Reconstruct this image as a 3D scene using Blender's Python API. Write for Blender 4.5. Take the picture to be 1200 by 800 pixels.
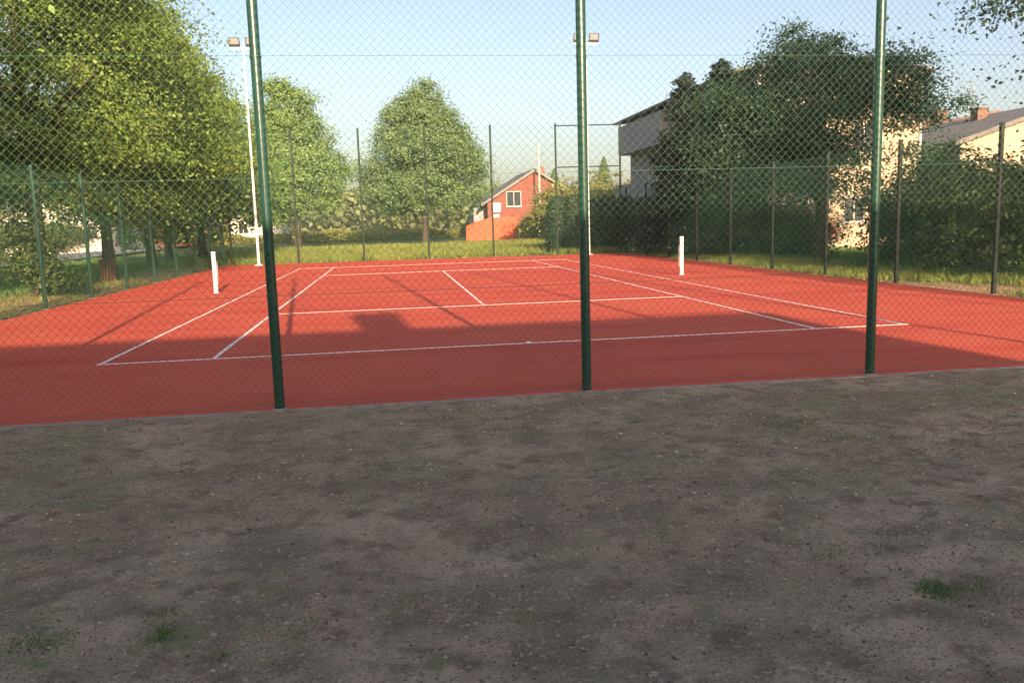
import bpy, math, random
import numpy as np
from mathutils import Vector, Matrix
R = math.radians
for o in list(bpy.data.objects): bpy.data.objects.remove(o)
scene = bpy.context.scene
col = scene.collection

# ------------------------------------------------------------------ camera
CAMP = (-1.80651, -10.9043, 1.61589)
YAW, PIT, ROL, FPX = 0.141964, -0.142262, -0.0295085, 972.29
cy, sy, cp, sp = math.cos(YAW), math.sin(YAW), math.cos(PIT), math.sin(PIT)
Fv = Vector((sy*cp, cy*cp, sp)); Rv = Vector((cy, -sy, 0)); Uv = Rv.cross(Fv)
R2 = Rv*math.cos(ROL) + Uv*math.sin(ROL); U2 = -Rv*math.sin(ROL) + Uv*math.cos(ROL)
cd = bpy.data.cameras.new('camera'); cam = bpy.data.objects.new('camera', cd); col.objects.link(cam)
cam.matrix_world = Matrix(((R2.x, U2.x, -Fv.x, CAMP[0]), (R2.y, U2.y, -Fv.y, CAMP[1]), (R2.z, U2.z, -Fv.z, CAMP[2]), (0, 0, 0, 1)))
cd.sensor_width = 36; cd.lens = FPX/1200*36; cd.clip_end = 3000; cd.clip_start = 0.05
scene.camera = cam

# ------------------------------------------------------------------ sky, sun, exposure
SUN_EL, SUN_AZ = 16.5, 174.2            # azimuth clockwise from +Y
w = bpy.data.worlds.new('World'); scene.world = w; w.use_nodes = True
nt = w.node_tree; nt.nodes.clear()
sk = nt.nodes.new('ShaderNodeTexSky'); sk.sky_type = 'NISHITA'; sk.sun_disc = False
sk.sun_elevation = R(SUN_EL); sk.sun_rotation = R(SUN_AZ); sk.air_density = 1.0; sk.dust_density = 3.0; sk.ozone_density = 2.0
bg = nt.nodes.new('ShaderNodeBackground'); bg.inputs[1].default_value = 0.125
wo = nt.nodes.new('ShaderNodeOutputWorld')
nt.links.new(sk.outputs[0], bg.inputs[0]); nt.links.new(bg.outputs[0], wo.inputs[0])
sl = bpy.data.lights.new('sun', 'SUN'); sl.energy = 5.0; sl.angle = R(0.55); sl.color = (1.0, 0.80, 0.58)
so = bpy.data.objects.new('sun', sl); col.objects.link(so)
sd = Vector((math.sin(R(SUN_AZ))*math.cos(R(SUN_EL)), math.cos(R(SUN_AZ))*math.cos(R(SUN_EL)), math.sin(R(SUN_EL))))
so.rotation_euler = sd.to_track_quat('Z', 'Y').to_euler()
scene.view_settings.view_transform = 'Standard'; scene.view_settings.look = 'None'
scene.view_settings.gamma = 1; scene.view_settings.use_curve_mapping = False
scene.view_settings.exposure = 1.13
scene.view_settings.use_white_balance = True
scene.view_settings.white_balance_temperature = 7350; scene.view_settings.white_balance_tint = 22

# ------------------------------------------------------------------ helpers
def tag(o, label=None, cat=None, group=None, kind=None):
    if label: o['label'] = label
    if cat: o['category'] = cat
    if group: o['group'] = group
    if kind: o['kind'] = kind
    return o
def thing(name, loc, label, cat, group=None, rz=0):
    o = bpy.data.objects.new(name, None); col.objects.link(o)
    o.location = loc; o.rotation_euler = (0, 0, rz); o.empty_display_size = .3
    return tag(o, label, cat, group)
def obj(name, mesh, parent=None, loc=(0, 0, 0), kind=None):
    o = bpy.data.objects.new(name, mesh); col.objects.link(o); o.location = loc
    if parent: o.parent = parent
    if kind: o['kind'] = kind
    return o
def npmesh(name, V, F, m, smooth=False, k=None):
    """V (n,3) array, F (m,k) array of k-gons"""
    V = np.asarray(V, np.float32); F = np.asarray(F, np.int32); k = F.shape[1]
    me = bpy.data.meshes.new(name)
    me.vertices.add(len(V)); me.vertices.foreach_set('co', V.ravel())
    me.loops.add(F.size); me.loops.foreach_set('vertex_index', F.ravel())
    me.polygons.add(len(F)); me.polygons.foreach_set('loop_start', np.arange(0, F.size, k, dtype=np.int32))
    try: me.polygons.foreach_set('loop_total', np.full(len(F), k, np.int32))
    except Exception: pass
    if smooth: me.polygons.foreach_set('use_smooth', np.ones(len(F), bool))
    me.materials.append(m); me.update(calc_edges=True); me.validate()
    return me
class MB:
    def __init__(s): s.v = []; s.f = []; s.sm = []
    def add(s, vs, fs, smooth=False):
        n = len(s.v); s.v += [tuple(v) for v in vs]; s.f += [tuple(i+n for i in f) for f in fs]; s.sm += [smooth]*len(fs)
    def box(s, x0, x1, y0, y1, z0, z1):
        s.add([(x0,y0,z0),(x1,y0,z0),(x1,y1,z0),(x0,y1,z0),(x0,y0,z1),(x1,y0,z1),(x1,y1,z1),(x0,y1,z1)],
              [(0,3,2,1),(4,5,6,7),(0,1,5,4),(1,2,6,5),(2,3,7,6),(3,0,4,7)])
    def bevbox(s, x0, x1, y0, y1, z0, z1, b):
        vs = []
        for z, i in ((z0, 0), (z1-b, 0), (z1, b)):
            vs += [(x0+i,y0+i,z),(x1-i,y0+i,z),(x1-i,y1-i,z),(x0+i,y1-i,z)]
        fs = [(0,3,2,1),(8,9,10,11)]
        for k in (0, 4):
            for j in range(4): fs.append((k+j, k+(j+1)%4, k+4+(j+1)%4, k+4+j))
        s.add(vs, fs)
    def tube(s, pts, rad, n=8, cap=True):
        pts = [Vector(p) for p in pts]
        if not hasattr(rad, '__len__'): rad = [rad]*len(pts)
        vs = []
        for i, p in enumerate(pts):
            d = (pts[min(i+1, len(pts)-1)] - pts[max(i-1, 0)]).normalized()
            a = Vector((1, 0, 0)) if abs(d.x) < .8 else Vector((0, 1, 0))
            u = d.cross(a).normalized(); v = d.cross(u)
            for k in range(n):
                t = 2*math.pi*k/n; vs.append(p + (u*math.cos(t) + v*math.sin(t))*rad[i])
        fs = [(i*n+k, i*n+(k+1)%n, (i+1)*n+(k+1)%n, (i+1)*n+k) for i in range(len(pts)-1) for k in range(n)]
        s.add(vs, fs, True)
        if cap:
            m = len(pts)-1
            s.add(vs[:n], [tuple(range(n))]); s.add(vs[m*n:], [tuple(reversed(range(n)))])
    def quad(s, a, b, c, d): s.add([a, b, c, d], [(0, 1, 2, 3)])
    def mesh(s, name, m):
        me = bpy.data.meshes.new(name); me.from_pydata(s.v, [], s.f); me.materials.append(m)
        me.polygons.foreach_set('use_smooth', s.sm); me.update(); me.validate(); return me
    def build(s, name, m, parent=None, loc=(0, 0, 0), kind=None): return obj(name, s.mesh(name, m), parent, loc, kind)

# ------------------------------------------------------------------ materials
def mat(name, base, rough=.8, spec=.3, noise=None, bump=None, metallic=0, coat=0, transl=None, island=0):
    """noise: list of (scale, colour2, lo, hi, detail); bump: list of (scale, strength, distance)"""
    m = bpy.data.materials.new(name); m.use_nodes = True; n = m.node_tree; N = n.nodes; L = n.links
    p = N['Principled BSDF']; p.inputs['Roughness'].default_value = rough; p.inputs['Specular IOR Level'].default_value = spec
    p.inputs['Metallic'].default_value = metallic; p.inputs['Coat Weight'].default_value = coat
    tc = N.new('ShaderNodeTexCoord'); geo = N.new('ShaderNodeNewGeometry')
    rgb = N.new('ShaderNodeRGB'); rgb.outputs[0].default_value = (*base, 1); cur = rgb.outputs[0]
    for (sc, c2, lo, hi, det, *vs_) in (noise or []):
        t = N.new('ShaderNodeTexNoise'); t.inputs['Scale'].default_value = sc; t.inputs['Detail'].default_value = det
        if vs_:
            mp = N.new('ShaderNodeMapping'); mp.inputs['Scale'].default_value = vs_[0]; L.new(geo.outputs['Position'], mp.inputs['Vector']); L.new(mp.outputs[0], t.inputs['Vector'])
        else: L.new(geo.outputs['Position'], t.inputs['Vector'])
        mr = N.new('ShaderNodeMapRange'); mr.inputs['From Min'].default_value = lo; mr.inputs['From Max'].default_value = hi
        L.new(t.outputs[0], mr.inputs['Value'])
        mx = N.new('ShaderNodeMix'); mx.data_type = 'RGBA'; mx.inputs[7].default_value = (*c2, 1)
        L.new(mr.outputs[0], mx.inputs[0]); L.new(cur, mx.inputs[6]); cur = mx.outputs[2]
    if island:
        hs = N.new('ShaderNodeHueSaturation'); L.new(cur, hs.inputs['Color'])
        mr = N.new('ShaderNodeMapRange'); mr.inputs['To Min'].default_value = 1-island; mr.inputs['To Max'].default_value = 1+island
        L.new(geo.outputs['Random Per Island'], mr.inputs['Value']); L.new(mr.outputs[0], hs.inputs['Value'])
        m2 = N.new('ShaderNodeMapRange'); m2.inputs['To Min'].default_value = .485; m2.inputs['To Max'].default_value = .512
        L.new(geo.outputs['Random Per Island'], m2.inputs['Value']); L.new(m2.outputs[0], hs.inputs['Hue']); cur = hs.outputs[0]
    L.new(cur, p.inputs['Base Color'])
    prev = None
    for (sc, st, di) in (bump or []):
        t = N.new('ShaderNodeTexNoise'); t.inputs['Scale'].default_value = sc; t.inputs['Detail'].default_value = 4
        L.new(geo.outputs['Position'], t.inputs['Vector'])
        b = N.new('ShaderNodeBump'); b.inputs['Strength'].default_value = st; b.inputs['Distance'].default_value = di
        L.new(t.outputs[0], b.inputs['Height'])
        if prev: L.new(prev, b.inputs['Normal'])
        prev = b.outputs[0]
    if prev: L.new(prev, p.inputs['Normal'])
    if transl:
        tr = N.new('ShaderNodeBsdfTranslucent'); L.new(cur, tr.inputs[0])
        ms = N.new('ShaderNodeMixShader'); ms.inputs[0].default_value = transl
        L.new(p.outputs[0], ms.inputs[1]); L.new(tr.outputs[0], ms.inputs[2]); L.new(ms.outputs[0], N['Material Output'].inputs[0])
    return m
M = {}
M['court'] = mat('court rubber', (.60, .112, .062), .92, .15,
    [(260, (.49, .074, .050), .45, .75, 2), (1.1, (.63, .126, .078), .35, .75, 5), (.35, (.55, .094, .060), .45, .7, 3), (60, (.70, .14, .09), .58, .8, 2), (1.0, (.53, .082, .056), .50, .62, 3, (.12, 1.1, 1)), (2.6, (.60, .13, .10), .60, .74, 8), (28, (.40, .07, .055), .64, .74, 3)], [(300, .35, .004)])
M['line'] = mat('white line paint', (.80, .79, .76), .7, .3, [(14, (.66, .58, .55), .5, .78, 6)], [(200, .2, .003)])
M['dirt'] = mat('bare soil', (.44, .335, .23), .97, .1,
    [(.9, (.31, .235, .155), .40, .60, 6), (.6, (.25, .235, .135), .50, .64, 8), (.28, (.47, .35, .265), .52, .68, 5), (2.2, (.24, .185, .125), .47, .62, 10), (6, (.19, .14, .095), .50, .68, 10), (30, (.47, .37, .29), .58, .70, 6), (70, (.15, .105, .08), .55, .66, 4), (200, (.47, .38, .31), .58, .68, 2), (3.1, (.20, .205, .115), .60, .72, 9)],
    [(9, .5, .05), (30, .8, .02), (110, .9, .008), (300, .7, .003)])
M['turf'] = mat('rough turf', (.17, .23, .048), .95, .1,
    [(.35, (.25, .25, .08), .42, .62, 6), (.09, (.12, .16, .04), .45, .6, 4), (3.0, (.28, .27, .10), .52, .72, 8), (18, (.08, .10, .03), .5, .75, 6)], [(9, .8, .08), (60, .6, .03)])
M['verge'] = mat('dry verge', (.44, .29, .16), .95, .1,
    [(.7, (.24, .21, .08), .50, .66, 6), (6, (.45, .32, .19), .50, .72, 8), (26, (.13, .11, .05), .52, .75, 6)], [(12, .8, .06), (70, .6, .02)])
M['asphalt'] = mat('asphalt', (.22, .22, .23), .9, .2, [(4, (.17, .17, .18), .4, .7, 6)])
M['concrete'] = mat('concrete kerb', (.30, .26, .24), .95, .2, [(6, (.20, .16, .14), .40, .65, 7), (60, (.27, .24, .22), .55, .75, 4)], [(90, .4, .004)])
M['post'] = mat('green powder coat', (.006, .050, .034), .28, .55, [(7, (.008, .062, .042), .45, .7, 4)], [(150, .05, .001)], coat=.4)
M['darkpost'] = mat('shaded green powder coat', (.014, .026, .021), .6, .3, [(9, (.02, .034, .028), .45, .7, 4)])  # fence paint darkened to stand for weak light on far and right posts
M['wire'] = mat('green pvc wire', (.045, .15, .095), .4, .5)
M['white'] = mat('white enamel', (.72, .72, .69), .5, .3, [(9, (.66, .65, .60), .55, .8, 6)])
M['galv'] = mat('galvanised steel', (.62, .63, .62), .5, .4, [(12, (.48, .49, .48), .45, .7, 5)], metallic=.3)
M['steel'] = mat('dull steel', (.30, .31, .31), .55, .4, metallic=.4)
M['dark'] = mat('dark housing', (.035, .037, .04), .5, .4)
M['glass'] = mat('dark glass', (.035, .045, .055), .08, .8, coat=.5)
M['lens'] = mat('lamp glass', (.26, .28, .30), .15, .7, coat=.6)
M['brick'] = mat('red brick', (.24, .080, .062), .9, .2, [(1.5, (.19, .062, .050), .4, .7, 6), (14, (.31, .10, .078), .55, .75, 4)])
M['redfence'] = mat('orange red sheet', (.60, .115, .055), .75, .3, [(2, (.54, .10, .05), .45, .7, 5)])
M['cream'] = mat('cream render', (.50, .40, .28), .9, .2, [(.8, (.42, .33, .23), .45, .7, 6), (8, (.55, .45, .32), .5, .75, 5)], [(60, .3, .01)])
M['greywall'] = mat('grey and wall shade', (.34, .34, .345), .9, .2, [(.9, (.27, .27, .28), .45, .7, 6)], [(60, .3, .01)])  # own grey of shed and gate; on house sides, shade put into colour
M['palewall'] = mat('pale render', (.70, .66, .58), .9, .2, [(1, (.6, .56, .49), .45, .7, 6)])
M['slate'] = mat('grey roof felt', (.17, .165, .165), .85, .3, [(1.6, (.13, .125, .125), .4, .7, 6), (12, (.22, .21, .21), .5, .75, 5)], [(10, .4, .02)])
M['tile'] = mat('brown roof tile', (.24, .12, .085), .85, .3, [(2, (.17, .085, .065), .4, .7, 6)], [(9, .5, .03)])
M['chim'] = mat('chimney brick', (.20, .115, .09), .9, .2, [(5, (.19, .11, .09), .4, .7, 5)])
M['frame'] = mat('pale window frame', (.52, .50, .45), .6, .3)
M['bark'] = mat('bark', (.085, .065, .05), .95, .1, [(4, (.05, .04, .032), .4, .7, 7), (22, (.13, .105, .085), .52, .75, 5)], [(18, .9, .03)])
M['wood'] = mat('red brown wood', (.20, .075, .05), .8, .2, [(8, (.14, .05, .035), .45, .7, 5)])
M['concpole'] = mat('concrete pole', (.48, .46, .43), .85, .2, [(5, (.38, .36, .34), .45, .7, 5)])
def leafmat(name, c, c2, c3, tr=.25, isl=.35, sc=.5):
    return mat(name, c, .55, .35, [(sc, c2, .42, .62, 4), (sc*5, c3, .50, .72, 4)], None, transl=tr, island=isl)
M['linden'] = leafmat('linden leaf', (.13, .225, .040), (.175, .27, .045), (.065, .13, .030))
M['field'] = leafmat('field tree leaf', (.155, .265, .075), (.19, .29, .08), (.11, .21, .065))
M['dusky'] = leafmat('dusky leaf', (.13, .225, .085), (.16, .25, .09), (.09, .165, .07))
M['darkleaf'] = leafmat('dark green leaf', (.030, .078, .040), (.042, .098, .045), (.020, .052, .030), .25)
M['spruce'] = leafmat('spruce needle', (.022, .045, .036), (.030, .056, .042), (.016, .034, .030), .1)
M['shrub'] = leafmat('shrub leaf', (.060, .098, .030), (.082, .118, .032), (.036, .066, .026))
M['thuja'] = leafmat('thuja leaf', (.028, .058, .028), (.038, .072, .030), (.020, .040, .024), .15)
M['goldleaf'] = leafmat('golden leaf', (.22, .24, .06), (.28, .26, .065), (.15, .19, .055))
M['farleaf'] = leafmat('far leaf', (.15, .19, .07), (.20, .21, .08), (.11, .15, .065), .2, .3, .12)
M['blade'] = leafmat('grass blade', (.21, .28, .055), (.30, .30, .09), (.14, .21, .045), .35, .35, .6)
M['greenblade'] = leafmat('green grass blade', (.11, .24, .075), (.16, .25, .08), (.08, .18, .06), .3, .35, 2)
M['pebble'] = mat('pebble', (.38, .32, .26), .9, .2, island=.45)
M['crumb'] = mat('soil crumb', (.27, .19, .14), .95, .1, island=.5)
M['litter'] = mat('dry leaf litter', (.30, .215, .145), .9, .2, island=.5)
M['redflower'] = mat('red flower', (.55, .045, .05), .7, .2, island=.3)
M['carpaint'] = mat('dark car paint', (.03, .035, .05), .25, .5, coat=.8)
M['tyre'] = mat('tyre', (.02, .02, .02), .8, .2)

# ------------------------------------------------------------------ noise
def vnoise(x, y, seed):
    rng = np.random.RandomState(seed); T = rng.rand(256, 256)
    xi = np.floor(x).astype(int); yi = np.floor(y).astype(int); fx = x-xi; fy = y-yi
    fx = fx*fx*(3-2*fx); fy = fy*fy*(3-2*fy)
    g = lambda a, b: T[a % 256, b % 256]
    return (g(xi,yi)*(1-fx)+g(xi+1,yi)*fx)*(1-fy) + (g(xi,yi+1)*(1-fx)+g(xi+1,yi+1)*fx)*fy

# ------------------------------------------------------------------ ground
def grid(xs, ys, zf, name, m, smooth=True):
    X, Y = np.meshgrid(xs, ys); Z = zf(X, Y); nx, ny = len(xs), len(ys)
    V = np.stack([X.ravel(), Y.ravel(), Z.ravel()], 1)
    i, j = np.meshgrid(np.arange(nx-1), np.arange(ny-1)); a = (j*nx+i).ravel()
    return npmesh(name, V, np.stack([a, a+1, a+nx+1, a+nx], 1), m, smooth)
FY0, FY1, HX = -3.25, 29.0, 9.42        # court slab edges
xs = np.r_[np.linspace(-1500, -60, 9)[:-1], np.arange(-60, 60, 1.5), np.linspace(60, 1500, 9)]
ys = np.r_[np.linspace(-900, -40, 7)[:-1], np.arange(-40, 110, 1.5), np.linspace(110, 1800, 10)]
def gz(X, Y):
    d = np.maximum(np.maximum(np.abs(X)-11, Y-32), np.maximum(-Y-8, 0))
    return -.075 + np.clip(d/20, 0, 1)*(.30*(vnoise(X/9+50, Y/9+50, 3)-.45))
obj('ground', grid(xs, ys, gz, 'ground', M['turf']), kind='structure')
# bare soil in front of the court
xs = np.r_[np.arange(-24, -7.2, .4), np.arange(-7.2, 6.6, .035), np.arange(6.6, 24, .4)]
ys = np.r_[np.arange(-20, -9.6, .4), np.arange(-9.6, -3.35, .035), -3.337]
def dz(X, Y):
    z = .05*(vnoise(X*.8, Y*.8, 1)-.5) + .022*(vnoise(X*3, Y*3.4, 2)-.5) + .014*(vnoise(X*9, Y*10, 4)-.5) + .012*(vnoise(X*24, Y*24, 5)-.5)**1
    z += .010*np.clip(vnoise(X*5+9, Y*14, 6)-.6, 0, 1)
    e = np.clip((-3.4-Y)/.8, 0, 1)
    return -.014 + z*(.35+.65*e) - .016*e
def soil_z(x, y): return float(dz(np.array([x]), np.array([y]))[0])
obj('soil_yard', grid(xs, ys, dz, 'soil_yard', M['dirt']), kind='structure')
# dry verges outside the side fences and the far end
for nm, x0, x1, y0, y1 in (('verge_left', -12.6, -9.52, -3.4, 31), ('verge_right', 9.52, 12.2, -3.4, 31)):
    x_ = np.arange(x0, x1+.01, .15); y_ = np.arange(y0, y1, .15)
    obj(nm, grid(x_, y_, lambda X, Y: -.03+.035*(vnoise(X*2.2, Y*2.2, 8)-.5)+.02*(vnoise(X*7, Y*7, 9)-.5), nm, M['verge']), kind='structure')
# road at the left
b = MB(); b.add([(-26, -30, .02), (-20.5, -30, .02), (-21.5, 40, .12), (-27, 40, .12), (-24.5, 130, .16), (-31, 130, .16)], [(0, 1, 2, 3), (3, 2, 4, 5)])
b.build('road', M['asphalt'], kind='structure')
# court slab
b = MB(); b.add([(-HX, FY0, 0), (HX, FY0, 0), (HX, FY1-.6, 0), (-HX, FY1+.9, 0), (-HX, FY0, -.1), (HX, FY0, -.1), (HX, FY1-.6, -.1), (-HX, FY1+.9, -.1)],
    [(0, 1, 2, 3), (0, 4, 5, 1), (1, 5, 6, 2), (2, 6, 7, 3), (3, 7, 4, 0)])
slab = b.build('court_surface', M['court'], kind='structure')
def line(name, x0, x1, y0, y1):
    b = MB(); z = .004 if name in ('sideline', 'center_service_line') else .0075
    b.box(x0, x1, y0, y1, z-.004 if z < .005 else z-.0035, z); b.build(name, M['line'], slab)
LW = .05
for s in (-1, 1):
    for X in (5.485, 4.115): line('sideline', s*X-LW/2, s*X+LW/2, 0, 23.77)
line('center_service_line', -LW/2, LW/2, 5.485, 18.285)
for yy in (5.485, 18.285): line('service_line', -4.115, 4.115, yy-LW/2, yy+LW/2)
for yy in (0, 23.77): line('baseline', -5.51, 5.51, yy-LW/2, yy+LW/2)
line('center_mark', -.035, .035, .025, .14)
# kerbs round the slab
def kerb(x0, x1, y0, y1):
    b = MB(); b.bevbox(x0, x1, y0, y1, -.2, -.006, .006); b.build('kerb', M['concrete'], kind='structure')
kerb(-HX-.07, HX+.07, FY0-.085, FY0-.003)
kerb(-HX-.09, -HX-.003, FY0, FY1+.7); kerb(HX+.003, HX+.09, FY0, FY1-.6)

# ------------------------------------------------------------------ chain link fences
D = .078
def link_mesh(W, H):
    """interlocking zigzag wires, a 3-sided tube each"""
    r = .0021 if H > 5 else .0013; nw = int(round(W/(D/2)/2))*2; dx = W/nw; nr = int(H/(D/2)); z = np.arange(nr+1)*(H/nr)
    zig = np.where(np.arange(nr+1) % 2 == 0, -1, 1.)
    V = []; F = []
    ang = np.array([0, 2.094, 4.189]); ca, sa = np.cos(ang)*r, np.sin(ang)*r
    for i in range(nw):
        s = zig if i % 2 == 0 else -zig
        cx = (i+.5)*dx + s*(dx/2+.0012); cyy = s*.0025*(1 if i % 2 == 0 else -1)
        ring = np.stack([cx[:, None]+ca[None], cyy[:, None]+sa[None], np.repeat(z[:, None], 3, 1)], -1)
        V.append(ring.reshape(-1, 3))
        base = i*(nr+1)*3; k = np.arange(nr)*3+base
        for j in range(3):
            j2 = (j+1) % 3; F.append(np.stack([k+j, k+j2, k+3+j2, k+3+j], 1))
    V = np.concatenate(V); u, v = V[:, 0]/W, V[:, 2]
    V[:, 1] += .016*np.sin(u*math.pi)*np.sin(v*3.05)*np.sin(v*.9+1) + .005*(vnoise(u*9, v*3, 71)-.5)
    V[:, 2] += (-.012*np.sin(u*math.pi)*np.sin(v*1.4+.4) + .010*(vnoise(u*12, v*4, 72)-.5))*np.clip(v*4, 0, 1)
    V = [V]
    return npmesh('chain_link', np.concatenate(V), np.concatenate(F), M['wire'])
PR = .046
def post_mesh(H, name='post', m='post'):
    b = MB(); b.tube([(0, 0, -.12), (0, 0, H*.5), (0, 0, H)], PR, 20); b.tube([(0, 0, H), (0, 0, H+.02), (0, 0, H+.032)], [PR+.006, PR+.005, .012], 20)
    return b.mesh(name, M[m])
foot_b = MB(); foot_b.tube([(0, 0, -.10), (0, 0, -.002), (0, 0, .006)], [.075, .072, .058], 16); footm = foot_b.mesh('footing', M['concrete'])
clip_b = MB(); clip_b.tube([(0, 0, -.012), (0, 0, .012)], PR+.005, 16)
clipm = clip_b.mesh('wire_clamp', M['post'])
clipd = clip_b.mesh('wire_clamp', M['darkpost'])
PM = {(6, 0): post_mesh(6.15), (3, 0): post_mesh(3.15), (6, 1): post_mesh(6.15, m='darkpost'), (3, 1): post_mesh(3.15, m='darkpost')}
LM = {}
def fence(A, B, n, H, label, ts=None, dark=0):
    """n bays from A to B"""
    A = Vector(A); B = Vector(B); d = (B-A); L = d.length; rz = math.atan2(d.y, d.x)
    f = thing('chain_link_fence', A, label, 'fence', 'green chain link fences round the court', rz)
    ts = ts or [L*i/n for i in range(n+1)]; hk = 6 if H > 5 else 3; off = -PR-.004
    for t in ts:
        po = obj('post', PM[hk, dark], f, (t, 0, 0))
        obj('footing', footm, po)
        for hh in (1.03, 2.06, 3.09): obj('wire_clamp', clipd if dark else clipm, po, (0, 0, hh))
    for a, c in zip(ts, ts[1:]):
        W = 3.0
        if H not in LM: LM[H] = link_mesh(W, H-.03)
        o = obj('chain_link', LM[H], f, (a, off, .03), 'stuff'); o.scale.x = (c-a)/W
    b = [.04]+[1.03*k for k in range(1, int(H/1.0)+1)]
    for hh in b:
        m_ = MB(); m_.tube([(-.05, off+.004, hh), (L+.05, off+.004, hh)], .0018, 5); m_.build('tension_wire', M['wire'], f)
    return f
X5 = HX+.08
near = fence((-X5+.12, FY0-.0, 0), (X5-.12, FY0-.0, 0), 6, 6.15, 'tall green chain link fence at the near end of the court, nearest the camera',
             [(-8.75+X5-.12), (-5.82+X5-.12), (-2.87+X5-.12), (0.0+X5-.12), (2.93+X5-.12), (5.88+X5-.12), (8.83+X5-.12)])
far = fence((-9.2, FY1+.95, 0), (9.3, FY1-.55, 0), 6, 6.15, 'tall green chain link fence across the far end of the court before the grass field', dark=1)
fence((-X5, FY0+.4, 0), (-X5, FY0+.4+32.5, 0), 11, 3.1, 'lower green chain link fence along the left side of the court')
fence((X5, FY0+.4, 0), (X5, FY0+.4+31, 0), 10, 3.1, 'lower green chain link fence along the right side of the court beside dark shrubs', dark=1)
for hh in (6.08, 4.15):
    b = MB(); b.tube([(15.5, 0, hh), (18.55, 0, hh)], .028, 10); b.build('rail', M['darkpost'], far)

# ------------------------------------------------------------------ net posts
for x, lab in ((-6.40, 'white net post on the left side of the red court'), (6.40, 'white net post on the right side of the red court')):
    t = thing('net_post', (x, 11.885, 0), lab, 'net post', 'net posts'); s = -1 if x > 0 else 1
    b = MB(); b.tube([(0, 0, 0), (0, 0, .5), (0, 0, 1.05)], .055, 20); b.build('tube', M['white'], t)
    b = MB(); b.tube([(0, 0, 1.05), (0, 0, 1.075), (0, 0, 1.09)], [.060, .060, .02], 20); b.build('cap', M['white'], t)
    b = MB(); b.tube([(0, 0, .002), (0, 0, .018)], [.085, .078], 20); b.build('ground_sleeve', M['galv'], t)
    b = MB(); b.tube([(s*.055, 0, .25), (s*.075, 0, .25), (s*.075, 0, .82), (s*.055, 0, .82)], .007, 6); b.build('lacing_rod', M['galv'], t)

# ------------------------------------------------------------------ floodlight masts
def mast(x, y, lab):
    t = thing('floodlight_mast', (x, y, 0), lab, 'floodlight', 'floodlight masts in the far corners')
    b = MB(); b.tube([(0, 0, -.05), (0, 0, 5), (0, 0, 9.85)], [.065, .052, .035], 14); b.build('mast', M['white'], t)
    b = MB(); b.bevbox(-.17, .17, -.17, .17, 0, .02, .005)
    for a in (-.12, .12):
        for c in (-.12, .12): b.tube([(a, c, .02), (a, c, .05)], .014, 6)
    b.build('base_plate', M['galv'], t)
    b = MB(); b.box(-.55, .55, -.03, .03, 9.56, 9.62); b.build('crossarm', M['galv'], t)
    for s in (-1, 1):
        h = MB(); cx = s*.36; tilt = .45
        fr = [(cx-.22, -.30), (cx+.22, -.30)]
        # tapered housing, front glass towards the court (-y) and down
        def pt(u, v, q):   # u across, v up the face, q depth behind the face
            return (cx+u, -.14 + v*math.sin(tilt)*-1 + q*math.cos(tilt), 9.84 + v*math.cos(tilt) + q*math.sin(tilt))
        vs = [pt(-.24, -.20, 0), pt(.24, -.20, 0), pt(.24, .20, 0), pt(-.24, .20, 0), pt(-.15, -.12, .17), pt(.15, -.12, .17), pt(.15, .12, .17), pt(-.15, .12, .17)]
        h.add(vs, [(0, 1, 2, 3), (7, 6, 5, 4), (0, 4, 5, 1), (1, 5, 6, 2), (2, 6, 7, 3), (3, 7, 4, 0)])
        fl = h.build('floodlight', M['dark'], t)
        g = MB(); g.add([pt(-.20, -.09, -.006), pt(.20, -.09, -.006), pt(.20, .175, -.006), pt(-.20, .175, -.006), pt(-.20, -.09, -.001), pt(.20, -.09, -.001), pt(.20, .175, -.001), pt(-.20, .175, -.001)],
            [(0, 1, 2, 3), (7, 6, 5, 4), (0, 4, 5, 1), (1, 5, 6, 2), (2, 6, 7, 3), (3, 7, 4, 0)]); g.build('lens', M['lens'], fl)
        k = MB(); k.tube([(cx, 0, 9.60), (cx-s*.0, .02, 9.74), (cx, .02, 9.86)], .018, 6); k.build('bracket', M['steel'], fl)
mast(-7.8, 28.7, 'pale floodlight mast with two lamps at the far left corner of the court')
mast(7.52, 27.7, 'pale floodlight mast with two lamps at the far right corner of the court')

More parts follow.
